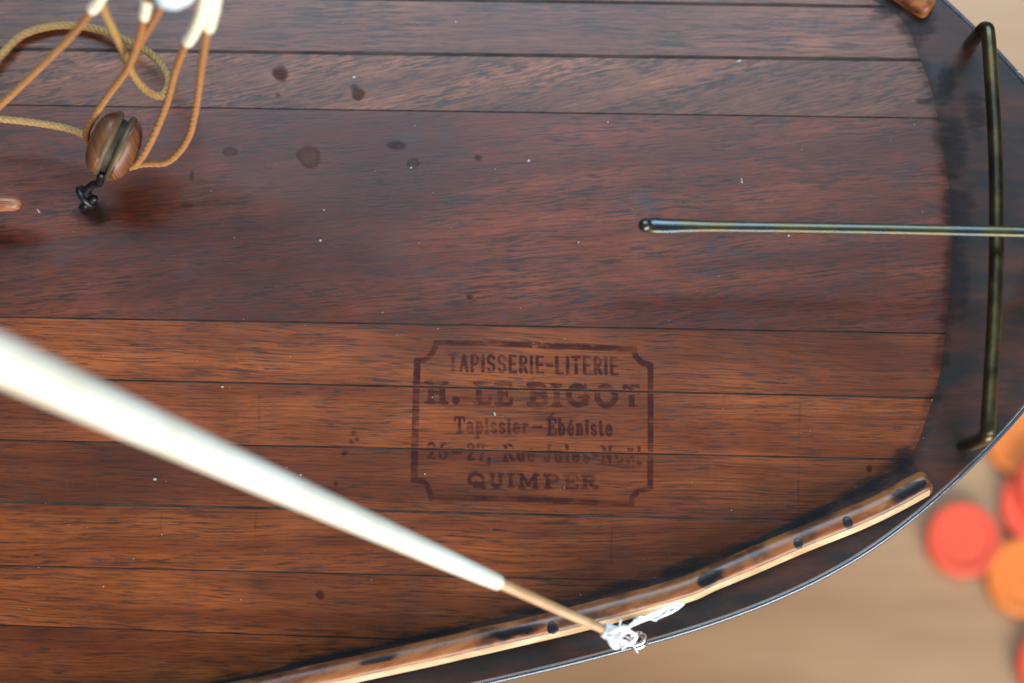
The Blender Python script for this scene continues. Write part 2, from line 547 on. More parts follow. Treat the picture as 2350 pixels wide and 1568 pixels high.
MID = (0.178, 0.0350, 0.0060); LIGHT = (0.360, 0.087, 0.0160); DARK = (0.066, 0.0130, 0.0031)
styles = {}
planks = []
for i in range(len(lines) - 1):
    (a1, k1), (a2, k2) = lines[i], lines[i + 1]
    poly = clip(base_poly, a1 - gaps[i], k1, True)
    poly = clip(poly, a2 + gaps[i + 1], k2, False)
    # drop near duplicates
    pl = []
    for p in poly:
        if not pl or math.hypot(p[0] - pl[-1][0], p[1] - pl[-1][1]) > 0.00005: pl.append(p)
    if len(pl) > 2 and math.hypot(pl[0][0] - pl[-1][0], pl[0][1] - pl[-1][1]) < 0.00005: pl.pop()
    if len(pl) < 3: continue
    king = abs(a1 - a2) > 0.03 and abs(a1) < 0.5 and abs(a2) < 0.5
    vis = i - 7
    if king:
        mt = plank_wood('king_plank_wood', 3.1, -ANG + math.radians(-6), (0.104, 0.0195, 0.0068), (0.200, 0.043, 0.0140), (0.047, 0.0102, 0.0048), 0.49, 0.58, pore_x=280)
    elif vis <= 0:
        mt = plank_wood('upper_plank_wood', 1.3 + i * 1.7, -ANG + math.radians(-2 if i % 2 else 1.5), (0.140, 0.040, 0.017), (0.275, 0.092, 0.041), (0.072, 0.023, 0.012), 0.48, 0.60)
    elif vis == 1:
        mt = plank_wood('figured_plank_wood', 6.4, -ANG + math.radians(-14), (0.170, 0.051, 0.021), (0.310, 0.106, 0.046), (0.075, 0.027, 0.015), 0.47, 0.60, fleck_amt=0.9, pore_x=360)
    else:
        sh = (1.0, 1.08, 0.95, 0.92, 0.88, 0.85, 0.9, 0.9, 0.9)[min(8, max(0, vis - 3))]
        mt = plank_wood('lower_plank_wood', 11 + i * 2.3, -ANG + math.radians((0.5, -1.5, 1.0, -0.5)[i % 4]), tuple(x * sh for x in MID), tuple(x * sh for x in LIGHT), tuple(x * sh for x in DARK), 0.54, 0.64)
    dz = rng.normal(0, 0.00002)
    n = len(pl)
    V = [W(u, v, -0.0014) for u, v in pl] + [W(u, v, dz) for u, v in pl]
    F = [tuple(range(n, 2 * n))]
    for k in range(n):
        k2_ = (k + 1) % n
        F.append((k, k2_, n + k2_, n + k))
    me_o = obj('king_plank' if king else 'plank', V, F, mt)
    bm = bmesh.new(); bm.from_mesh(me_o.data); bmesh.ops.recalc_face_normals(bm, faces=bm.faces); bm.to_mesh(me_o.data); bm.free()
    child(me_o, boat)
    planks.append((i, me_o))

# ---- toe rails (half round strips) with their nails, both sides
rail_px = [(2116, 1112), (2000, 1173), (1828, 1244), (1640, 1324), (1550, 1360), (1300, 1427), (1100, 1473), (1000, 1496), (740, 1553), (500, 1603), (100, 1674), (-500, 1740)]
def rail_mat():
    m, nt, b = new_mat('rail_varnish')
    tc = node(nt, 'ShaderNodeTexCoord').outputs['Object']
    n1 = noise(nt, mapping(nt, tc, (70, 420, 420), ANG - 0.42), 1, 5, 0.6)
    n2 = noise(nt, mapping(nt, tc, (130, 130, 130), 0.2), 1, 3)
    c = mix(nt, ramp(nt, n1, [(0.38, 0.0), (0.62, 1.0)]), (0.17, 0.048, 0.013), (0.36, 0.132, 0.038))
    c = mix(nt, mth(nt, 'MULTIPLY', ramp(nt, n2, [(0.50, 0.0), (0.62, 1.0)]), 0.8), c, (0.040, 0.016, 0.010))
    nt.links.new(c, b.inputs['Base Color'])
    nt.links.new(mth(nt, 'ADD', mth(nt, 'MULTIPLY', n1, 0.3), 0.27), b.inputs['Roughness'])
    b.inputs['Specular IOR Level'].default_value = 0.5
    b.inputs['Coat Weight'].default_value = 0.0
    b.inputs['Coat Roughness'].default_value = 0.25
    bump(nt, b, n1, 0.25, 0.0001)
    return m
M_RAIL = rail_mat()
M_EDGELIT = simple('lit_rail_edge', (0.60, 0.47, 0.30), 0.45, var=(0.42, 0.27, 0.14), scale=260, stretch=(0.4, 1, 1))  # window light along the outer bevel, put into the colour as cream
M_TAR = film('tar_patch', (0.012, 0.012, 0.014), 0.95, 0.1, 0.3, 500, 0.35, 'ragged')
M_IRON = simple('dark_iron', (0.05, 0.05, 0.055), 0.45, metal=0.8, var=(0.02, 0.022, 0.026), scale=700, bumpd=0.00008)

RW, RH = 0.00235, 0.0034
prof2 = [(-1.0, 0.0), (-1.0, 0.12), (-0.97, 0.22), (-0.85, 0.42), (-0.70, 0.65), (-0.55, 0.84), (-0.42, 0.94), (-0.2, 1.0), (0.2, 1.0), (0.55, 0.95), (0.78, 0.85), (0.93, 0.68), (1.0, 0.45), (1.0, 0.0)]
def rail_mesh(path, name, flip=1, edge=True):
    V, F = [], []
    n = len(path); m = len(prof2)
    sc = [1.0] * n
    rings = []
    def ring(c_, t, s, h):
        sd = Vector((t.y, -t.x, 0))
        b0 = len(V)
        for x, y in prof2:
            V.append(c_ + sd * (flip * x * RW * s) + Vector((0, 0, 0.0001 + y * RH * h)))
        rings.append(b0)
    fr = [(path[min(i + 1, n - 1)] - path[max(0, i - 1)]).normalized() for i in range(n)]
    for q, s, h in ((0.0011, 0.60, 0.55), (0.0009, 0.82, 0.8), (0.0005, 0.95, 0.94)):
        ring(path[0] - fr[0] * q, fr[0], s, h)
    for i in range(n):
        ring(path[i], fr[i], 1 + 0.012 * math.sin(i * 0.7), 1)
    for a, b_ in zip(rings[:-1], rings[1:]):
        for k in range(m - 1):
            F.append((a + k, b_ + k, b_ + k + 1, a + k + 1))
    F.append(tuple(rings[0] + k for k in range(m)))
    F.append(tuple(rings[-1] + k for k in reversed(range(m))))
    o = obj(name, V, F, [M_RAIL, M_EDGELIT], smooth=True)
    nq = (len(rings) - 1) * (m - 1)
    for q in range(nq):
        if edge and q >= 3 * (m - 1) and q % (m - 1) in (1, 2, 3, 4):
            o.data.polygons[q].material_index = 1  # outer bevel takes the painted light strip
    bm = bmesh.new(); bm.from_mesh(o.data); bmesh.ops.recalc_face_normals(bm, faces=bm.faces); bm.to_mesh(o.data); bm.free()
    return child(o, boat)
rail_path = catmull([P(x, y, 0.0) for x, y in rail_px], 8)
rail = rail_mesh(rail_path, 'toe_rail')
mir = []
for x, y in rail_px:
    u, v = uv(P(x, y, 0.0)); mir.append(W(u, -v, 0.0))
# the far rail ends a little further forward
mir = [W(uv(P(2138, 14, 0))[0] - 0.0012, uv(P(2138, 14, 0))[1] - 0.0004, 0)] + [p for p in mir if uv(p)[0] < uv(P(2030, 0, 0))[0]]
rail2 = rail_mesh(catmull(mir, 8), 'toe_rail', -1, False)

def ellipsoid(center, axes, rx, ry, rz, seg=16, ringn=8, zmin=-1.0, jitter=0.0):
    V, F = [], []
    for i in range(ringn + 1):
        th = math.pi * i / ringn
        for k in range(seg):
            ph = 2 * math.pi * k / seg
            q = 1 + (rng.normal(0, jitter) if jitter else 0)
            x, y, z = math.sin(th) * math.cos(ph) * q, math.sin(th) * math.sin(ph) * q, max(zmin, math.cos(th))
            V.append(center + axes[0] * (x * rx) + axes[1] * (y * ry) + axes[2] * (z * rz))
    for i in range(ringn):
        for k in range(seg):
            k2 = (k + 1) % seg
            F.append((i * seg + k, (i + 1) * seg + k, (i + 1) * seg + k2, i * seg + k2))
    return V, F
XYZ = (Vector((1, 0, 0)), Vector((0, 1, 0)), Vector((0, 0, 1)))
# nail heads and dark patches on the near rail
for x, y, r in ((1945, 1199, 0.0011), (1831, 1247, 0.0010), (1268, 1440, 0.0012)):
    c0 = P(x, y, RH)
    child(obj('nail_head', *ellipsoid(Vector((c0.x, c0.y, RH - 0.00005)), XYZ, r, r, 0.00028, 16, 8, -0.2), M_IRON, smooth=True), rail)
def rail_patch(u0, u1, x0, x1, name, mat):
    """a skin of tar following the top of the rail between two path fractions, ragged outline"""
    V, F, TK = [], [], []
    L = len(rail_path) - 1
    n = 14; mcols = 7
    for i in range(n + 1):
        f = u0 + (u1 - u0) * i / n
        s = f * L; j = min(int(s), L - 1)
        c_ = rail_path[j].lerp(rail_path[j + 1], s - j)
        t = (rail_path[j + 1] - rail_path[j]).normalized(); sd = Vector((t.y, -t.x, 0))
        e = math.sin(math.pi * min(1, max(0, (i + 0.6) / (n + 1.2)))) ** 0.45
        xm = (x0 + x1) / 2; hw = (x1 - x0) / 2 * e
        for k in range(mcols + 1):
            x = xm + hw * (2 * k / mcols - 1) + (rng.normal(0, 0.03) if k in (0, mcols) else 0)
            x = max(-0.99, min(0.99, x))
            y = np.interp(x, [p[0] for p in prof2[1:-1]], [p[1] for p in prof2[1:-1]])
            V.append(c_ + sd * (x * RW * 1.02) + Vector((0, 0, 0.0001 + y * RH + 0.00012)))
            TK.append((1.0 if i < 5 and u0 == 0 else min(1.0, min(i, n - i) / 4.5)) * min(1.0, min(k, mcols - k) / 2.4))
    for i in range(n):
        for k in range(mcols):
            a = i * (mcols + 1) + k
            F.append((a, a + 1, a + mcols + 2, a + mcols + 1))
    o = obj(name, V, F, mat, smooth=True)
    at = o.data.attributes.new('thickness', 'FLOAT', 'POINT'); at.data.foreach_set('value', TK)
    child(o, rail)
def frac_at(x):
    best = min(range(len(rail_path)), key=lambda i: abs(rail_path[i].x - P(x, 1300).x))
    return best / (len(rail_path) - 1)
# path runs from the stern forward; side x>0 is ... towards the deck edge
rail_patch(0.0, frac_at(2015), -0.5, 0.85, 'tar_patch', M_TAR)
rail_patch(frac_at(1682), frac_at(1592), -0.62, 0.85, 'tar_patch', M_TAR)
rail_patch(frac_at(1280), frac_at(1110), -0.4, 0.75, 'tar_patch', M_TAR)
rail_patch(frac_at(950), frac_at(800), 0.05, 0.75, 'tar_patch', M_TAR)

# ---- sheet horse: bent wire over the stern
HZ = 0.0140
def brass(name, a, b_, rough):
    m, nt, bs = new_mat(name)
    tc = node(nt, 'ShaderNodeTexCoord').outputs['Object']
    n1 = noise(nt, mapping(nt, tc, (160, 160, 160)), 1, 5, 0.65)
    n2 = noise(nt, mapping(nt, tc, (1500, 1500, 1500)), 1, 3)
    nt.links.new(mix(nt, ramp(nt, n1, [(0.40, 0.0), (0.60, 1.0)]), a, b_), bs.inputs['Base Color'])
    bs.inputs['Metallic'].default_value = 0.85
    nt.links.new(mth(nt, 'ADD', mth(nt, 'MULTIPLY', n1, 0.3), rough - 0.15), bs.inputs['Roughness'])
    bump(nt, bs, n1, 0.25, 0.00015)
    return m
M_BRASS = brass('tarnished_brass', (0.046, 0.040, 0.027), (0.112, 0.083, 0.035), 0.36)
M_STEEL = brass('tarnished_steel', (0.056, 0.072, 0.086), (0.100, 0.090, 0.050), 0.31)
hp = [P(2228, 100, 0.0), P(2230, 97, 0.003), P(2252, 72, HZ - 0.0022), P(2262, 66, HZ - 0.0008), P(2268, 82, HZ), P(2276, 190, HZ), P(2284, 330, HZ), P(2287, 500, HZ), P(2284, 680, HZ),
      P(2275, 850, HZ), P(2268, 960, HZ), P(2266, 992, HZ - 0.0004), P(2258, 1006, HZ - 0.0018), P(2218, 1022, 0.003), P(2212, 1024, 0.0)]
child(obj('sheet_horse', *tube_data(catmull(hp, 8), 0.0013, 14), M_BRASS, smooth=True), boat)

# ---- tiller: flat steel bar with a rounded knob
TZ = 0.0195
tp, tr = [], []
for x, y, r in ((1488, 518, 19), (1502, 518, 22), (1530, 519, 21), (1575, 519, 18), (1640, 520, 15), (1800, 522, 14), (2000, 525, 14), (2200, 529, 14.5), (2350, 532, 15), (2480, 535, 16)):
    tp.append(P(x, y, TZ)); tr.append(0.88 * r * (CAM.z - TZ) / FOC)
path = catmull(tp, 6)
rr = list(np.interp(np.linspace(0, len(tr) - 1, len(path)), range(len(tr)), tr))
tiller = child(obj('tiller', *tube_data(path, rr, 18, squash=0.55), M_STEEL, smooth=True), boat)
child(obj('tiller_knob', *ellipsoid(P(1481, 517, TZ + 0.0004), XYZ, 0.00125, 0.00125, 0.0012, 18, 10), M_STEEL, smooth=True), tiller)
pq = P(2480, 535, TZ)
child(obj('rudder_post', *tube_data([Vector((pq.x, pq.y, -0.001)), Vector((pq.x, pq.y, TZ + 0.001))], 0.0022, 14), M_STEEL, smooth=True), boat)

# ---- eye on the deck for the sheet block
def torus(center, normal, R, r, seg=28, sides=10, a0=0.0, a1=2 * math.pi):
    nrm = Vector(normal).normalized()
    x = nrm.orthogonal().normalized(); y = nrm.cross(x)
    pts = [Vector(center) + x * (R * math.cos(a0 + (a1 - a0) * i / seg)) + y * (R * math.sin(a0 + (a1 - a0) * i / seg)) for i in range(seg + 1)]
    return tube_data(pts, r, sides, caps=(abs(a1 - a0) < 6.2))
ec = P(198, 452, 0.0035)
eye = child(obj('deck_eye', *torus(ec, (0.8, 0.5, 0.25), 0.0019, 0.00065), M_IRON, smooth=True), boat)
sh = P(192, 478, 0.0)
child(obj('eye_shank', *tube_data([Vector((sh.x, sh.y, -0.0003)), Vector((sh.x, sh.y, 0.0008)), ec + Vector((-0.0003, -0.0014, -0.0008))], 0.0007, 10), M_IRON, smooth=True), eye)

# ---- hook at the deck edge that holds the spar's lashing
hc = P(1463, 1470, 0.0030)
M_BRIGHT = simple('bright_metal', (0.62, 0.62, 0.64), 0.22, metal=1.0, bumpd=0.00005)
hook = child(obj('edge_eye', *torus(hc, (-0.25, 0.55, 0.8), 0.0013, 0.00062), M_BRIGHT, smooth=True), boat)
hb = P(1478, 1476, 0.0)
child(obj('eye_shank', *tube_data([Vector((hb.x, hb.y, -0.0003)), Vector((hb.x, hb.y, 0.0012)), hc + Vector((0.0010, -0.0003, -0.0004))], 0.0006, 10), M_BRIGHT, smooth=True), hook)

# ---- wooden cleat at the left
M_CLEAT = plank_wood('cleat_wood', 31.0, 0.0, (0.30, 0.105, 0.040), (0.46, 0.19, 0.085), (0.20, 0.07, 0.03), 0.62, 0.75, rough=0.40)
cz = 0.0085
cp_ = catmull([P(32, 467, cz), P(8, 466, cz), P(-40, 466, cz - 0.0006), P(-110, 466, cz - 0.0012), P(-180, 466, cz - 0.0006), P(-228, 466, cz), P(-250, 466, cz)], 6)
crr = list(np.interp(np.linspace(0, 6, len(cp_)), range(7), [0.00135, 0.00155, 0.0018, 0.0021, 0.0018, 0.00155, 0.00135]))
cleat = child(obj('cleat', *tube_data(cp_, crr, 16), M_CLEAT, smooth=True), boat)
cb = P(-110, 466, 0.0)
child(obj('cleat_foot', *tube_data([Vector((cb.x, cb.y, 0.0)), Vector((cb.x, cb.y, cz - 0.002))], [0.0030, 0.0020], 14), M_CLEAT, smooth=True), cleat)

# ================================================================== maker's stamp (ink as a thin film on the planks)
def arc(cx, cy, rx, ry, a0, a1, n=14):
    return [(cx + rx * math.cos(math.radians(a0 + (a1 - a0) * i / n)), cy + ry * math.sin(math.radians(a0 + (a1 - a0) * i / n))) for i in range(n + 1)]
# glyph = list of (width multiplier, polyline) in a unit box; y up, 1 = capital height
TH, SF = 1.0, 0.55
G = {
 'T': [(TH, [(.5, 0), (.5, 1)]), (.7, [(0, 1), (1, 1)])],
 'A': [(TH, [(.5, 1), (.95, 0)]), (.8, [(.5, 1), (.05, 0)]), (.6, [(.22, .35), (.78, .35)])],
 'P': [(TH, [(.15, 0), (.15, 1)]), (.8, [(.15, 1), (.55, 1)] + arc(.55, .73, .4, .27, 90, -90) + [(.15, .46)])],
 'I': [(TH, [(.5, 0), (.5, 1)])],
 'S': [(.85, arc(.5, .75, .42, .25, 20, 270)[0:] + arc(.5, .25, .42, .25, 90, -160))],
 'E': [(TH, [(.15, 0), (.15, 1)]), (.7, [(.15, 1), (.95, 1)]), (.7, [(.15, .5), (.8, .5)]), (.7, [(.15, 0), (.98, 0)])],
 'R': [(TH, [(.15, 0), (.15, 1)]), (.8, [(.15, 1), (.5, 1)] + arc(.5, .76, .42, .24, 90, -90) + [(.15, .52)]), (TH, [(.5, .52), (.95, 0)])],
 'L': [(TH, [(.15, 0), (.15, 1)]), (.7, [(.15, 0), (.95, 0)])],
 '-': [(.9, [(.05, .45), (.95, .45)])],
 '.': [(1.25, [(.5, .06), (.52, .06)])],
 ',': [(1.0, [(.55, .06), (.35, -.16)])],
}
def serif(*marks):
    """horizontal serif bars: (x0, x1, y)"""
    return [(SF, [(a, y), (b_, y)]) for a, b_, y in marks]
SL = {
 'H': [(TH, [(.22, 0), (.22, 1)]), (TH, [(.78, 0), (.78, 1)]), (.6, [(.22, .5), (.78, .5)])] + serif((.02, .42, 0), (.02, .42, 1), (.58, .98, 0), (.58, .98, 1)),
 'L': [(TH, [(.3, 0), (.3, 1)]), (.6, [(.3, 0), (.95, 0), (.98, .3)])] + serif((.05, .55, 1), (.05, .5, 0)),
 'E': [(TH, [(.28, 0), (.28, 1)]), (.6, [(.28, 1), (.93, 1), (.95, .76)]), (.6, [(.28, .5), (.7, .5)]), (.4, [(.7, .36), (.7, .64)]), (.6, [(.28, 0), (.95, 0), (.97, .27)])] + serif((.03, .4, 1), (.03, .4, 0)),
 'B': [(TH, [(.27, 0), (.27, 1)]), (.75, [(.05, 1), (.6, 1)] + arc(.6, .76, .28, .24, 90, -90) + [(.27, .52)]), (.85, [(.6, .52)] + arc(.6, .26, .34, .26, 90, -90) + [(.05, 0)])],
 'I': [(TH, [(.5, 0), (.5, 1)])] + serif((.08, .92, 0), (.08, .92, 1)),
 'G': [(.95, arc(.5, .5, .44, .5, 40, 330, 24)), (.8, [(.9, .06), (.9, .42)]), (.6, [(.6, .42), (1.0, .42)]), (.6, [(.86, .7), (.88, 1.0)])],
 'O': [(1.0, arc(.5, .5, .43, .5, 0, 360, 30))],
 'T': [(TH, [(.5, 0), (.5, 1)]), (.6, [(.04, .72), (.06, 1), (.94, 1), (.96, .72)])] + serif((.22, .78, 0)),
 'Q': [(.95, arc(.48, .5, .42, .5, 0, 360, 30)), (.85, [(.45, .25), (.65, .1), (.95, -.04)])],
 'U': [(TH, [(.2, 1), (.2, .35)] + arc(.5, .3, .3, .3, 180, 360) + [(.8, 1)])] + serif((.02, .4, 1), (.62, .98, 1)),
 'M': [(.8, [(.14, 0), (.14, 1)]), (TH, [(.14, 1), (.5, .2)]), (.8, [(.5, .2), (.86, 1)]), (TH, [(.86, 1), (.86, 0)])] + serif((.0, .28, 0), (.0, .2, 1), (.7, 1.0, 0), (.8, 1.0, 1)),
 'P': [(TH, [(.25, 0), (.25, 1)]), (.75, [(.05, 1), (.58, 1)] + arc(.58, .74, .36, .26, 90, -90) + [(.25, .48)])] + serif((.03, .5, 0)),
 'R': [(TH, [(.22, 0), (.22, 1)]), (.75, [(.04, 1), (.5, 1)] + arc(.5, .76, .32, .24, 90, -90) + [(.22, .52)]), (.95, [(.5, .52), (.82, .04), (1.0, .04)])] + serif((.02, .42, 0)),
 'A': G['A'], '.': G['.'], '-': G['-'], ',': G[','],
 'J': [(TH, [(.7, 1), (.7, .25)] + arc(.42, .25, .28, .25, 0, -170))] + serif((.45, .95, 1)),
 'N': [(.8, [(.2, 0), (.2, 1)]), (TH, [(.2, 1), (.8, 0)]), (.8, [(.8, 0), (.8, 1)])] + serif((.02, .38, 0), (.05, .2, 1), (.62, .98, 1)),
 'É': None,
 # lower case, x height .66
 'a': [(.8, arc(.45, .48, .3, .18, 150, 0) + [(.75, .05), (.9, 0)]), (.85, arc(.42, .18, .3, .18, 60, 380))],
 'p': [(TH, [(.22, .66), (.22, -.28)]), (.85, arc(.52, .33, .34, .33, 150, -150, 18))] + serif((.02, .45, -.28), (.05, .22, .66)),
 'i': [(TH, [(.5, 0), (.5, .64)]), (1.1, [(.5, .9), (.51, .9)])] + serif((.1, .9, 0), (.15, .5, .64)),
 's': [(.8, arc(.5, .49, .33, .165, 20, 270) + arc(.5, .165, .35, .165, 90, -160))],
 'e': [(.85, [(.16, .34), (.84, .36)] + arc(.5, .33, .36, .33, 5, 320, 20))],
 'r': [(TH, [(.32, 0), (.32, .64)]), (.85, [(.32, .42), (.6, .62), (.88, .58)])] + serif((.05, .6, 0), (.08, .32, .64)),
 'b': [(TH, [(.2, 0), (.2, 1)]), (.85, arc(.5, .33, .35, .33, 150, -150, 18))] + serif((.0, .2, 1)),
 'n': [(TH, [(.2, 0), (.2, .64)]), (.9, [(.2, .45)] + arc(.5, .4, .28, .26, 140, 0) + [(.78, 0)])] + serif((.02, .4, 0), (.6, .98, 0), (.02, .2, .64)),
 't': [(TH, [(.42, .9), (.42, .14), (.55, 0), (.85, .06)]), (.6, [(.1, .64), (.85, .64)])],
 'u': [(TH, [(.2, .64), (.2, .2)] + arc(.46, .2, .26, .2, 180, 320) + [(.78, .1)]), (TH, [(.78, .64), (.78, 0)])] + serif((.02, .2, .64), (.6, .78, .64), (.78, .98, 0)),
 'l': [(TH, [(.5, 0), (.5, 1)])] + serif((.1, .9, 0), (.15, .5, 1)),
 'o': [(.9, arc(.5, .33, .36, .33, 0, 360, 24))],
 '2': [(.9, arc(.5, .72, .36, .28, 170, -40) + [(.12, .02)]), (.8, [(.12, .02), (.92, .02)])],
 '6': [(.9, arc(.5, .28, .36, .28, 0, 360, 20)), (.9, [(.14, .3), (.2, .65), (.45, .95), (.8, .97)])],
 '7': [(.8, [(.08, .8), (.1, .98), (.92, .98)]), (1.0, [(.92, .98), (.4, 0)])],
}
SL['é'] = SL['e'] + [(.7, [(.45, .78), (.7, .98)])]
SL['ë'] = SL['e'] + [(.9, [(.3, .88), (.31, .88)]), (.9, [(.7, .88), (.71, .88)])]
SL['É'] = SL['E'] + [(.7, [(.45, 1.14), (.75, 1.34)])]
# everything is laid out in the units of the stamp (1 unit = 0.3293 px), y down
CELL = 2.0
SX0, SX1, SY0, SY1 = 215, 1985, 150, 1400
NX, NY = int((SX1 - SX0) / CELL), int((SY1 - SY0) / CELL)
gx = SX0 + (np.arange(NX) + 0.5) * CELL
gy = SY0 + (np.arange(NY) + 0.5) * CELL
MASK = np.zeros((NY, NX), bool)
def stroke(pts, hw):
    for (x0, y0), (x1, y1) in zip(pts[:-1], pts[1:]):
        i0 = max(0, int((min(x0, x1) - hw - SX0) / CELL)); i1 = min(NX, int((max(x0, x1) + hw - SX0) / CELL) + 2)
        j0 = max(0, int((min(y0, y1) - hw - SY0) / CELL)); j1 = min(NY, int((max(y0, y1) + hw - SY0) / CELL) + 2)
        if i1 <= i0 or j1 <= j0: continue
        X, Y = np.meshgrid(gx[i0:i1], gy[j0:j1])
        dx, dy = x1 - x0, y1 - y0
        L2 = dx * dx + dy * dy
        t = np.clip(((X - x0) * dx + (Y - y0) * dy) / L2, 0, 1) if L2 > 1e-9 else 0
        d = np.hypot(X - x0 - t * dx, Y - y0 - t * dy)
        MASK[j0:j1, i0:i1] |= d < hw
SLOPE = 0.021
def glyph(g, x0, x1, top, base, hw):
    h = base - top
    for mlt, pts in g:
        w = hw * mlt
        q = []
        for x, y in pts:
            X = x0 + w * 0.5 + (x1 - x0 - w) * x
            yy = w * 0.6 + (h - 1.2 * w) * y if 0 <= y <= 1 else h * y
            q.append((X, base - yy + SLOPE * (X - 1090)))
        stroke(q, w)
def line_text(txt, table, x0, x1, top, base, hw, widths, gap):
    ws = [widths.get(ch, widths['*']) for ch in txt]
    tot = sum(ws) + gap * (len(txt) - 1)
    s = (x1 - x0) / tot
    x = x0
    for ch, w in zip(txt, ws):
        if ch != ' ':
            glyph(table[ch], x, x + w * s, top, base, hw)
        x += (w + gap) * s
line_text('TAPISSERIE-LITERIE', G, 512, 1692, 305, 428, 11.5, {'*': 1.0, 'I': 0.42, '-': 0.8, 'T': 1.05}, 0.25)
for ch, a, b_ in (('H', 345, 510), ('.', 535, 590), ('L', 680, 808), ('E', 828, 955), ('B', 1052, 1205), ('I', 1220, 1300), ('G', 1325, 1485), ('O', 1520, 1685), ('T', 1718, 1838)):
    glyph(SL[ch], a, b_, 500, 655, 21)
line_text('Tapissier', SL, 548, 1062, 742, 858, 11.5, {'*': 1.0, 'T': 1.35, 'i': 0.55, 's': 0.9, 'r': 0.85}, 0.12)
glyph(G['-'], 1085, 1160, 742, 858, 10)
line_text('Ébéniste', SL, 1185, 1645, 742, 858, 11.5, {'*': 1.0, 'É': 1.3, 'i': 0.55, 's': 0.9, 't': 0.7}, 0.12)
line_text('26', SL, 358, 505, 925, 1045, 11, {'*': 1.0}, 0.2)
glyph(G['-'], 535, 605, 925, 1045, 9)
line_text('27,', SL, 632, 800, 925, 1045, 11, {'*': 1.0, ',': 0.4}, 0.2)
line_text('Rue', SL, 880, 1110, 925, 1045, 11, {'*': 1.0, 'R': 1.35}, 0.12)
line_text('Jules-Noël', SL, 1160, 1840, 925, 1045, 11, {'*': 1.0, 'J': 0.95, 'N': 1.35, 'l': 0.55, 's': 0.9, '-': 0.7}, 0.14)
for ch, a, b_ in (('Q', 637, 765), ('U', 785, 890), ('I', 905, 965), ('M', 985, 1130), ('P', 1160, 1270), ('E', 1290, 1400), ('R', 1415, 1535)):
    glyph(SL[ch], a, b_, 1130, 1228, 13.5)
# frame with scooped corners
bw = 20
stroke([(425, 212), (900, 222), (1350, 240), (1805, 258)], bw)
stroke([(425, 212), (415, 258), (385, 305), (345, 335), (290, 345)], bw)
stroke([(295, 335), (283, 700), (272, 1170)], 24)
stroke([(268, 1165), (330, 1180), (372, 1225), (390, 1300)], bw)
stroke([(385, 1288), (900, 1300), (1400, 1320), (1765, 1337)], bw)
stroke([(1760, 1335), (1765, 1290), (1810, 1250), (1890, 1228)], 18)
stroke([(1893, 1225), (1905, 800), (1915, 370)], [20][0])
stroke([(1918, 372), (1860, 358), (1815, 310), (1795, 252)], bw)
# worn: small drop-outs in the ink
wear = rng.random((NY // 6 + 2, NX // 10 + 2))
wear = np.kron(wear, np.ones((6, 10)))[:NY, :NX]
rough_n = rng.random((NY // 26 + 3, NX // 44 + 3))
def upsample(a, ny, nx):
    yi = np.linspace(0, a.shape[0] - 1.001, ny); xi = np.linspace(0, a.shape[1] - 1.001, nx)
    y0 = yi.astype(int); x0 = xi.astype(int); fy = (yi - y0)[:, None]; fx = (xi - x0)[None, :]
    return (a[y0][:, x0] * (1 - fy) * (1 - fx) + a[y0 + 1][:, x0] * fy * (1 - fx) + a[y0][:, x0 + 1] * (1 - fy) * fx + a[y0 + 1][:, x0 + 1] * fy * fx)
fade = upsample(rough_n, NY, NX)
GX, GY = np.meshgrid(gx, gy)
worn = 0.03 + 0.30 * np.exp(-((GX - 1780) / 170) ** 2 - ((GY - 800) / 330) ** 2) * (GX < 1860) + 0.22 * np.exp(-((GX - 430) / 120) ** 2 - ((GY - 980) / 90) ** 2) * (GX > 320)
MASK &= (wear * 0.55 + fade * 0.45) > worn + 0.10
STZ = 0.00009
def spx(x, y): return 860.6 + x * 0.3293, 717.1 + y * 0.3293
# ink does not bridge the open seams
vis_lines = [lines[i] for i in range(len(lines))]
o00 = P(*spx(SX0, SY0), STZ); ex = (P(*spx(SX1, SY0), STZ) - o00) / (SX1 - SX0); ey = (P(*spx(SX0, SY1), STZ) - o00) / (SY1 - SY0)
UX, UY = np.meshgrid(gx - SX0, gy - SY0)
wx = o00.x + ex.x * UX + ey.x * UY; wy = o00.y + ex.y * UX + ey.y * UY
uu = (wx - A0.x) * U.x + (wy - A0.y) * U.y; vv = (wx - A0.x) * Vv.x + (wy - A0.y) * Vv.y
for a, k in lines:
    MASK &= np.abs(vv - (a + k * uu)) > GAP + 0.00012
V, F = [], []
for j in range(NY):
    row = MASK[j]
    d = np.diff(np.concatenate(([0], row.astype(np.int8), [0])))
    st, en = np.where(d == 1)[0], np.where(d == -1)[0]
    y0, y1 = j * CELL, (j + 1) * CELL
    for s, e in zip(st, en):
        x0, x1 = s * CELL, e * CELL
        b0 = len(V)
        V += [o00 + ex * x0 + ey * y1, o00 + ex * x1 + ey * y1, o00 + ex * x1 + ey * y0, o00 + ex * x0 + ey * y0]
        F.append((b0, b0 + 1, b0 + 2, b0 + 3))
M_INK = film('stamp_ink', (0.040, 0.0070, 0.0085), 0.95, 0.32, 0.54, 700, 0.5, False)
stamp = child(obj('maker_stamp', V, F, M_INK), boat)
stamp['label'] = 'faded dark red stamp of an upholsterer from Quimper'

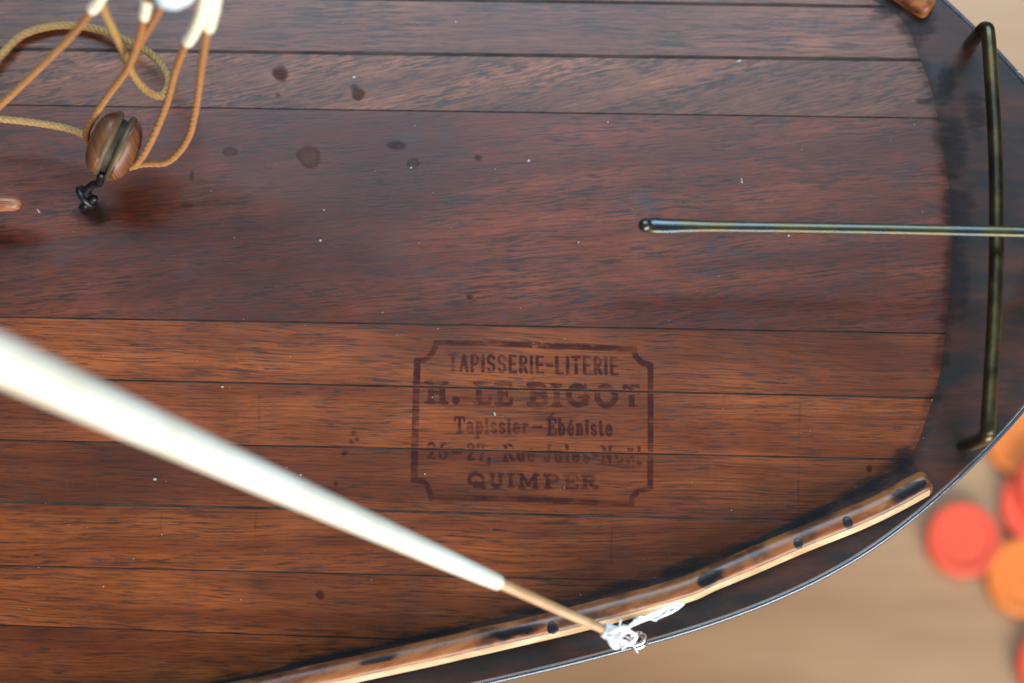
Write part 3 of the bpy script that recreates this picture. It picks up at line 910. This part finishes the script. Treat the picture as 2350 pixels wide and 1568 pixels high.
# ---- dried varnish drops and small marks on the planks
M_DROP = film('varnish_drop', (0.050, 0.008, 0.004), 0.68, 0.2, 0.5, 500, 0.5)
M_DROP2 = film('glue_drop', (0.055, 0.020, 0.010), 0.42, 0.2, 0.5, 500, 0.5)
M_MARK = film('dark_mark', (0.014, 0.014, 0.017), 0.45, 0.2, 0.45, 900, 0.45)
M_SCR = film('scratch', (0.030, 0.008, 0.005), 0.32, 0.35, 0.65, 900, 0.45, False)
def blob(px, py, rx, ry, mat, name, lift=0.00004, ringy=False, rot=0.0):
    c_ = P(px, py, 0.00009 + 0.000004 * len(boat.children) / 10)
    V, F = [], []
    seg = 22
    ph = rng.uniform(0, 6.28, 3)
    prof = ([(0.0, 0.35, .55), (0.6, 0.35, .55), (0.78, 0.9, .9), (0.9, 1, 1), (1.02, 0.3, .5), (1.12, 0, 0)] if ringy else [(0.0, 1.0, 1), (0.35, 1, .8), (0.7, .6, .45), (1.0, .2, .12), (1.2, 0, 0)] if ringy is None else [(0.0, 1.0, 1), (0.6, 0.9, 1), (0.85, 0.6, .7), (1.0, 0.25, .3), (1.15, 0.0, 0)])
    TH_ = []
    for q, h, th_ in prof:
        for k in range(seg):
            TH_.append(th_)
            a = 2 * math.pi * k / seg
            w = 1 + 0.07 * math.sin(2 * a + ph[0]) + 0.05 * math.sin(3 * a + ph[1]) + 0.03 * math.sin(5 * a + ph[2])
            X_, Y_ = math.cos(a) * rx * K * q * w, math.sin(a) * ry * K * q * w
            V.append(c_ + Vector((X_ * math.cos(rot) - Y_ * math.sin(rot), X_ * math.sin(rot) + Y_ * math.cos(rot), h * lift)))
    for i in range(len(prof) - 1):
        for k in range(seg):
            k2 = (k + 1) % seg
            F.append((i * seg + k, (i + 1) * seg + k, (i + 1) * seg + k2, i * seg + k2))
    o = obj(name, V, F, mat, smooth=True)
    at = o.data.attributes.new('thickness', 'FLOAT', 'POINT'); at.data.foreach_set('value', TH_)
    return child(o, boat)
for px, py, rx, ry, mt in ((643, 168, 19, 20, M_DROP), (822, 216, 17, 15, M_DROP), (812, 200, 10, 8, M_DROP2), (638, 218, 7, 6, M_DROP2), (735, 1366, 10, 10, M_DROP), (430, 470, 14, 7, M_DROP2), (1078, 681, 8, 6, M_DROP), (440, 405, 6, 14, M_DROP2), (1995, 1075, 7, 8, M_DROP)):
    blob(px, py, rx, ry, mt, 'varnish_drop')
for px, py, rx, ry in ((709, 359, 27, 27), (948, 375, 14, 13), (528, 348, 16, 12)):
    blob(px, py, rx, ry, M_DROP2, 'varnish_drop', 0.00005, True)
for px, py, r in ((812, 994, 6), (820, 1008, 5), (806, 1014, 5), (795, 1038, 6), (788, 1042, 5), (771, 1110, 6), (790, 1040, 4)):
    blob(px, py, r, r, M_MARK, 'ink_spot', 0.00004)
for px, py, rx, ry in ((910, 333, 22, 12), (1098, 362, 10, 7), (2120, 232, 22, 8)):
    blob(px, py, rx, ry, M_MARK, 'ink_spot', 0.00003)
M_STAIN = film('damp_stain', (0.014, 0.016, 0.019), 0.5, 0.40, 0.58, 420, 0.5, 'ragged')
for px, py, rx, ry, rt in ((1570, 1302, 70, 18, .36), (1700, 1258, 60, 16, .42), (1860, 1186, 75, 16, .44), (1985, 1120, 70, 20, .5), (1400, 1352, 70, 12, .28), (1230, 1396, 70, 10, .22), (2068, 1060, 40, 26, .9),
                           (2110, 62, 52, 34, .3), (2040, 24, 50, 22, .3), (2190, 330, 34, 80, 0), (2200, 480, 40, 70, 0), (2196, 640, 36, 90, 0), (2172, 190, 26, 50, 0), (2240, 260, 30, 60, 0),
                           (980, 1456, 120, 9, .2), (760, 1504, 110, 10, .2), (215, 490, 60, 30, .1)):
    blob(px, py, rx * 1.25, ry * 1.35, M_STAIN, 'damp_stain', 0.00003, None, rt)
# the dark stain of the margin bleeds a little way into the planks
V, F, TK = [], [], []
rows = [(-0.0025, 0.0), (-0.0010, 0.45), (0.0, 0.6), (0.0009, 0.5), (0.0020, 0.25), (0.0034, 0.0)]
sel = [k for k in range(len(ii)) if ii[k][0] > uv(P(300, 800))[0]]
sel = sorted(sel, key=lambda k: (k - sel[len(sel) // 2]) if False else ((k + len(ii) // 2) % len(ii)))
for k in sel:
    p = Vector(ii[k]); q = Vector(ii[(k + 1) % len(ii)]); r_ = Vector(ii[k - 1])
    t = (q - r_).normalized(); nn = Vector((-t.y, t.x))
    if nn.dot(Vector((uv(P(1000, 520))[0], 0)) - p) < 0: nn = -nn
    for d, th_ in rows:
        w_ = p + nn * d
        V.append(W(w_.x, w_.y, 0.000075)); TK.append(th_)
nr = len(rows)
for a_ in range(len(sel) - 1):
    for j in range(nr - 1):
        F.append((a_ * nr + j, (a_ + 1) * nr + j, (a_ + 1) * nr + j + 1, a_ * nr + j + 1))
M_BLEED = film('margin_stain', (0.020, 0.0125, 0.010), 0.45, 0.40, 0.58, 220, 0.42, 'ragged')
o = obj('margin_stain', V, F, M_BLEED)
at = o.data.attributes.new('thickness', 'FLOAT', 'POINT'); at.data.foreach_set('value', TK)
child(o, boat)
for px, y0, y1 in ((588, 1168, 1240), (596, 905, 990), (371, 1170, 1235), (1405, 1192, 1300), (1836, 925, 1035), (1834, 1060, 1180), (2000, 1195, 1215)):
    pts = [P(px + 0.5 * math.sin(i * 1.7) - i * 0.4, y0 + (y1 - y0) * i / 6, 0.0001) for i in range(7)]
    V, F = [], []
    for i, p in enumerate(pts):
        w = 1.8 * K * (0.5 + 0.7 * math.sin(math.pi * (i + 0.4) / 6.8))
        V += [p - Vector((w, 0, 0)), p + Vector((w, 0, 0))]
    F = [(2 * i, 2 * i + 1, 2 * i + 3, 2 * i + 2) for i in range(6)]
    child(obj('scratch', V, F, M_SCR), boat)

# ================================================================== spar lying across the deck
M_WHITE = simple('spar_white', (0.72, 0.70, 0.60), 0.45, var=(0.62, 0.58, 0.46), scale=90)  # pale cream tone of the thick shaft
M_TIP = simple('bare_spar_wood', (0.50, 0.30, 0.15), 0.5, var=(0.40, 0.22, 0.10), scale=400, stretch=(0.3, 1, 1))
spar_px = [(-520, 592, 0.104, 140), (-200, 736, 0.088, 126), (0, 825, 0.076, 116), (300, 962, 0.060, 95), (600, 1097, 0.045, 75), (900, 1230, 0.031, 55), (1060, 1301, 0.0235, 44), (1140, 1336, 0.0200, 37)]
def pxr(px, py, z, w):
    p = P(px, py, z)
    depth = (p - CAM).dot(Vector((0, SP, -CP)))
    return p, w / 2 * depth / FOC
pr = [pxr(*q) for q in spar_px]
path = catmull([p for p, r in pr], 8)
rr = list(np.interp(np.linspace(0, len(pr) - 1, len(path)), range(len(pr)), [r for p, r in pr]))
e0 = P(1400, 1452, 0.0075)
spar = empty('spar', e0)
tag(spar, 'thick white spar tapering to a thin bare wood tip, slanting across the deck', 'spar')
child(obj('white_shaft', *tube_data(path, rr, 28), M_WHITE, smooth=True), spar)
pr = [pxr(*q) for q in ((1120, 1328, 0.0206, 27), (1150, 1340, 0.0196, 26), (1270, 1394, 0.0135, 24), (1402, 1452, 0.0075, 21))]
path = catmull([p for p, r in pr], 8)
rr = list(np.interp(np.linspace(0, 3, len(path)), range(4), [r for p, r in pr]))
child(obj('bare_tip', *tube_data(path, rr, 18), M_TIP, smooth=True), spar)

# ---- white thread lashing
M_THREAD = simple('white_thread', (0.85, 0.85, 0.83), 0.7, var=(0.72, 0.72, 0.70), scale=900, bumpd=0.0001, bscale=3000)
lash = empty('thread_lashing', P(1415, 1460, 0.0))
tag(lash, 'knotted white thread tying the spar tip to the metal eye at the deck edge', 'thread')
def thr(pts, r=0.00042, name='thread_loop'):
    r *= 0.72
    child(obj(name, *tube_data(catmull([P(*q) for q in pts], 6), r, 8), M_THREAD, smooth=True), lash)
for i in range(6):    # turns around the tip
    x = 1388 + i * 6.0; y = 1446 + i * 2.8
    zc_ = 0.0080 - i * 0.0002
    c0 = P(x, y, zc_)
    child(obj('thread_turn', *torus(c0, (0.86, -0.42, -0.3), 0.00108 + 0.0001 * (i % 2), 0.00034, 20, 8), M_THREAD, smooth=True), lash)
thr([(1400, 1450, .0095), (1415, 1446, .0100), (1430, 1440, .0085), (1440, 1444, .0070), (1432, 1452, .006), (1415, 1456, .0075)], 0.0007)
thr([(1402, 1456, .0090), (1416, 1464, .0092), (1430, 1474, .0070), (1440, 1478, .0052), (1450, 1476, .0042), (1458, 1464, .0045)], 0.00065)
thr([(1404, 1462, .0085), (1412, 1474, .0080), (1418, 1484, .0060), (1408, 1484, .0062), (1402, 1470, .0075)], 0.0006)
thr([(1430, 1442, .0080), (1452, 1434, .0062), (1478, 1417, .0058), (1510, 1402, .0052), (1545, 1386, .0048), (1566, 1385, .0046)], 0.00036)
thr([(1432, 1446, .0075), (1455, 1432, .0060), (1476, 1418, .0056), (1500, 1416, .0050), (1522, 1413, .0048), (1550, 1400, .0047), (1568, 1386, .0046)], 0.00036)
thr([(1455, 1424, .0050), (1470, 1416, .0060), (1490, 1420, .0052), (1505, 1424, .0044)], 0.00028)
thr([(1440, 1448, .0062), (1450, 1452, .0058), (1460, 1460, .0048)], 0.0005)

for i in range(14):      # loose fine strands of the knot
    x, y, z = 1412 + rng.uniform(-16, 22), 1456 + rng.uniform(-12, 18), 0.0075 + rng.uniform(-.002, .0025)
    pts = [(x, y, z)]
    for j in range(4):
        pts.append((pts[-1][0] + rng.normal(3, 9), pts[-1][1] + rng.normal(0, 8), max(0.002, pts[-1][2] + rng.normal(-.0003, .0009))))
    thr(pts, 0.00021, 'loose_strand')
for i in range(4):
    thr([(1436 + rng.normal(0, 3), 1444 + rng.normal(0, 3), .0070), (1470, 1422 + rng.normal(0, 5), .0058), (1510, 1407 + rng.normal(0, 6), .0052), (1545 + rng.normal(0, 10), 1394 + rng.normal(0, 4), .0048)], 0.00018, 'loose_strand')

# ================================================================== sheet block and its cords
M_BLOCK = plank_wood('block_wood', 41.0, math.radians(70), (0.150, 0.055, 0.022), (0.23, 0.090, 0.036), (0.09, 0.034, 0.015), 0.60, 0.66, rough=0.42)
M_BBRASS = simple('block_strap_brass', (0.13, 0.082, 0.034), 0.55, metal=0.1, var=(0.085, 0.055, 0.024), scale=400)
M_DARK = simple('sheave_dark', (0.040, 0.034, 0.024), 0.5)
bc = P(262, 335, 0.0125)
bax_y = (P(296, 262, 0.0145) - P(232, 404, 0.0105)).normalized()
bax_x = bax_y.cross((CAM - bc).normalized()).normalized()
bax_z = bax_x.cross(bax_y).normalized()
AX = (bax_x, bax_y, bax_z)
block = empty('pulley_block', bc)
tag(block, 'small oval wooden pulley block hooked to the deck beside a dark iron eye', 'pulley block')
def cheek(sgn):
    V, F = ellipsoid(Vector((0, 0, 0)), XYZ, 1, 1, 1, 24, 14)
    out = []
    for v in V:
        x, y, z = v
        x = max(0.0, x)              # flat inner face
        se = lambda q: math.copysign(abs(q) ** 0.82, q)
        out.append(bc + bax_x * (sgn * (0.0014 + x * 0.0030)) + bax_y * (se(y) * 0.0060) + bax_z * (se(z) * 0.0047))
    return out, F
for s in (-1, 1):
    ck = child(obj('cheek', *cheek(s), M_BLOCK, smooth=True), block)
# straps round the cheeks inside the slot
def strap(x):
    pts = []
    for i in range(33):
        a = 2 * math.pi * i / 32
        pts.append(bc + bax_x * x + bax_y * (math.cos(a) * 0.0056) + bax_z * (math.sin(a) * 0.0042))
    return tube_data(pts, 0.00075, 8, caps=False)
for s in (-1, 1):
    child(obj('strap', *strap(s * 0.00125), M_BBRASS, smooth=True), block)
pts = []
V, F = [], []
for s in (-1, 1):
    for k in range(28):
        a = 2 * math.pi * k / 28
        V.append(bc + bax_x * (s * 0.00075) + bax_y * (math.cos(a) * 0.0052) + bax_z * (math.sin(a) * 0.0039))
F = [(k, (k + 1) % 28, 28 + (k + 1) % 28, 28 + k) for k in range(28)] + [tuple(range(28)), tuple(range(55, 27, -1))]
child(obj('sheave', V, F, M_DARK, smooth=False), block)
hk = [bc - bax_y * 0.0058, P(228, 420, 0.0080), P(214, 424, 0.0072), P(200, 436, 0.0060), P(197, 452, 0.0045), P(206, 462, 0.0040), P(216, 456, 0.0046)]
child(obj('hook', *tube_data(catmull(hk, 6), 0.00075, 10), M_IRON, smooth=True), block)

M_CORD = simple('tan_cord', (0.36, 0.165, 0.052), 0.75, var=(0.29, 0.125, 0.038), scale=1500)
M_CORD_G = simple('straw_cord', (0.40, 0.24, 0.085), 0.75, var=(0.31, 0.17, 0.055), scale=1500)
M_SUNLIT = simple('sunlit_cord_tone', (0.88, 0.84, 0.66), 0.6, var=(0.80, 0.74, 0.54), scale=900, bumpd=0.0001, bscale=3000)  # cream colour stands in for sunlight on the cord tops
def cord(name, pts, mat, label, radius=0.00068):
    path = catmull([P(*q) for q in pts], 10)
    V, F = rope_data(path, radius)
    o = empty(name, path[0])
    tag(o, label, 'cord', 'sheet cords at the pulley block')
    child(obj('twisted_strands', V, F, mat, smooth=True), o)
    return o
def sunlit_sleeve(o, pts, r=0.00085):  # added sleeve that carries the painted sunlight at a cord's upper end
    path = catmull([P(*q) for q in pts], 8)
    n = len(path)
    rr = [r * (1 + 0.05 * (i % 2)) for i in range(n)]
    child(obj('sunlit_end', *tube_data(path, rr, 12), M_SUNLIT, smooth=True), o)
a = cord('sheet_cord', [(-60, 190, .0022), (0, 128, .0018), (48, 83, .0014), (100, 64, .0013), (158, 58, .0014), (228, 68, .0022), (300, 97, .0045), (350, 127, .0065), (380, 165, .0085), (387, 194, .0100), (373, 219, .0115), (350, 217, .0135), (322, 194, .017), (300, 161, .021), (279, 110, .028), (256, 62, .035), (236, 18, .041), (225, -20, .046)],
         M_CORD_G, 'straw coloured cord lying in a wide loop on the deck by the pulley block', 0.00078)
b1 = cord('sheet_cord', [(-60, 292, .014), (0, 242, .018), (74, 172, .024), (158, 88, .033), (198, 40, .039), (222, 10, .043), (240, -25, .048)],
          M_CORD, 'straight tan cord slanting down to the left edge, crossing over the loop')
sunlit_sleeve(b1, [(212, 22, .0415), (222, 10, .043), (236, -14, .0465)], 0.00095)
c1 = cord('sheet_cord', [(-60, 268, .010), (0, 273, .010), (73, 281, .0105), (146, 293, .011), (190, 309, .0115), (203, 326, .0105)],
          M_CORD_G, 'short tan cord running from the left edge into the side of the pulley block')
d1 = cord('sheet_cord', [(203, 326, .0105), (198, 305, .0125), (219, 263, .016), (256, 208, .021), (293, 157, .027), (315, 99, .034), (329, 48, .040), (337, 15, .044), (340, -25, .049)],
          M_CORD, 'tan cord rising from the left side of the pulley block to an end coloured pale as sunlit')
sunlit_sleeve(d1, [(332, 38, .0410), (337, 15, .0440), (338, 6, .045)], 0.00095)
d2 = cord('sheet_cord', [(302, 140, .028), (318, 104, .0315), (338, 70, .037), (358, 36, .043), (372, 8, .048), (380, -10, .051)],
          M_CORD, 'short dark cord hanging down from the pale blue fitting')
e1 = cord('sheet_cord', [(298, 384, .0095), (322, 366, .0125), (348, 322, .016), (370, 271, .0195), (388, 220, .024), (402, 165, .029), (425, 105, .036), (443, 78, .040), (461, 37, .046), (472, 0, .051), (478, -30, .055)],
          M_CORD, 'tan cord rising from the right side of the pulley block with a long whitish end')
sunlit_sleeve(e1, [(431, 96, .0372), (443, 78, .040), (461, 37, .046), (472, 0, .051), (478, -30, .055)], 0.0010)
f1 = cord('sheet_cord', [(298, 384, .0090), (330, 376, .010), (380, 373, .011), (414, 345, .0135), (436, 307, .017), (447, 263, .021), (454, 220, .025), (461, 165, .031), (472, 92, .039), (480, 62, .0425), (491, 18, .049), (497, -30, .055)],
          M_CORD, 'outermost tan cord curving under from the pulley block, right of all the others')
sunlit_sleeve(f1, [(480, 64, .0422), (486, 40, .0455), (491, 18, .049), (497, -30, .055)], 0.0010)
# pale fitting the cords hang from
M_PALE = simple('pale_enamel', (0.55, 0.70, 0.78), 0.25, var=(0.72, 0.80, 0.80), scale=200)
fc = P(396, -14, 0.052)
fit = empty('hanging_fitting', fc)
tag(fit, 'pale blue enamelled fitting hanging at the top edge above the cords', 'fitting')
child(obj('fitting_body', *tube_data([P(379, -14, .052), P(388, -15, .0525), P(405, -16, .053), P(416, -17, .053)], [0.0023, 0.0026, 0.0026, 0.0022], 18), M_PALE, smooth=True), fit)
child(obj('fitting_collar', *tube_data([P(369, -13, .0515), P(376, -14, .052)], [0.0021, 0.0022], 18), simple('fitting_blue', (0.02, 0.06, 0.14), 0.3), smooth=True), fit)

# ================================================================== game counters on the floor
def token_mat(name, colr):
    m, nt, b = new_mat(name)
    b.inputs['Base Color'].default_value = (*colr, 1)
    b.inputs['Roughness'].default_value = 0.5
    b.inputs['Subsurface Weight'].default_value = 0.15
    b.inputs['Subsurface Radius'].default_value = (0.003, 0.001, 0.0005)
    b.inputs['Subsurface Scale'].default_value = 0.3
    return m
M_RED = token_mat('red_plastic', (0.76, 0.088, 0.042))
M_ORANGE = token_mat('orange_plastic', (0.72, 0.185, 0.028))
def token(px, py, z, rpx, mat, label, tilt=(0, 0)):
    R = rpx * (CAM.z - z) / FOC * 1.0
    prof = [(0.0, 0.0022), (0.07, 0.0022), (0.09, 0.0024), (0.76, 0.0024), (0.79, 0.0029), (0.93, 0.0029), (0.985, 0.0024), (1.0, 0.0018), (1.0, 0.0008), (0.98, 0.0002), (0.94, 0.0), (0.0, 0.0)]
    seg = 56
    V, F = [], []
    for q, h in prof:
        for k in range(seg):
            a_ = 2 * math.pi * k / seg
            V.append(Vector((math.cos(a_) * q * R, math.sin(a_) * q * R, h)))
    for i in range(len(prof) - 1):
        for k in range(seg):
            k2 = (k + 1) % seg
            F.append((i * seg + k, (i + 1) * seg + k, (i + 1) * seg + k2, i * seg + k2))
    o = obj('game_counter', V, F, mat, smooth=False)
    bm = bmesh.new(); bm.from_mesh(o.data); bmesh.ops.remove_doubles(bm, verts=bm.verts, dist=1e-7); bmesh.ops.recalc_face_normals(bm, faces=bm.faces); bm.to_mesh(o.data); bm.free()
    o.location = P(px, py, z)
    o.rotation_euler = (tilt[0], tilt[1], 0)
    tag(o, label, 'game counter', 'plastic game counters on the floor')
fz = FLOOR_Z + 0.0003
token(2205, 1238, fz, 84, M_RED, 'round red plastic counter lying whole and alone on the floor beside the boat')
token(2346, 1324, fz, 88, M_ORANGE, 'orange plastic counter touching the lone red one, cut by the right edge')
token(2420, 1528, fz, 90, M_RED, 'red plastic counter in the bottom right corner of the picture')
token(2346, 1002, fz, 92, M_ORANGE, 'orange plastic counter half hidden under the curved deck edge')
token(2374, 1160, fz, 84, M_RED, 'dark red plastic counter lying beneath another red one')
token(2418, 1118, fz + 0.0031, 88, M_RED, 'bright red plastic counter resting on top of another at the right edge', (0.0, 0.05))

# ================================================================== dust on the deck
M_DUST = simple('pale_dust', (0.33, 0.33, 0.31), 0.8)
V, F = [], []
def speck(p, a, b_, th):
    c_, s_ = math.cos(th), math.sin(th)
    b0 = len(V)
    for x, y, z in ((-a, -b_ * .6, 0), (a * .8, -b_, 0), (a, b_ * .7, 0), (-a * .7, b_, 0), (0, 0, min(a, b_) * 1.1)):
        V.append(p + Vector((x * c_ - y * s_, x * s_ + y * c_, z)))
    F.extend([(b0, b0 + 1, b0 + 4), (b0 + 1, b0 + 2, b0 + 4), (b0 + 2, b0 + 3, b0 + 4), (b0 + 3, b0, b0 + 4)])
for px, py, a, b_, th in ((812, 177, 6, 4.5, .2), (1695, 140, 8, 4, .3), (735, 552, 4, 4, 0), (943, 385, 3.5, 3.5, 0), (1213, 369, 5, 4, 1), (88, 484, 8, 2.5, -.9), (1810, 541, 4, 3, 1), (1702, 415, 2.5, 9, .1), (2338, 163, 6, 5, 0),
                          (1045, 50, 3, 3, 0), (1395, 280, 3, 3, 0), (690, 1090, 3, 3, 0), (510, 888, 4, 3, 0), (355, 1100, 5, 4, 0), (1135, 950, 3, 6, .4), (975, 1088, 2.5, 2.5, 0)):
    speck(P(px, py, 0.0001), a * K * 0.8, b_ * K * 0.8, th)
for _ in range(130):
    px, py = rng.uniform(0, 2150), rng.uniform(0, 1400)
    s = rng.lognormal(-0.25, 0.4) * 0.9
    speck(P(px, py, 0.0001), s * K * rng.uniform(1, 1.8), s * K, rng.uniform(0, 3.1))
dust = obj('dust', V, F, M_DUST)
tag(dust, 'tiny pale dust specks scattered over the deck', 'dust', kind='stuff')
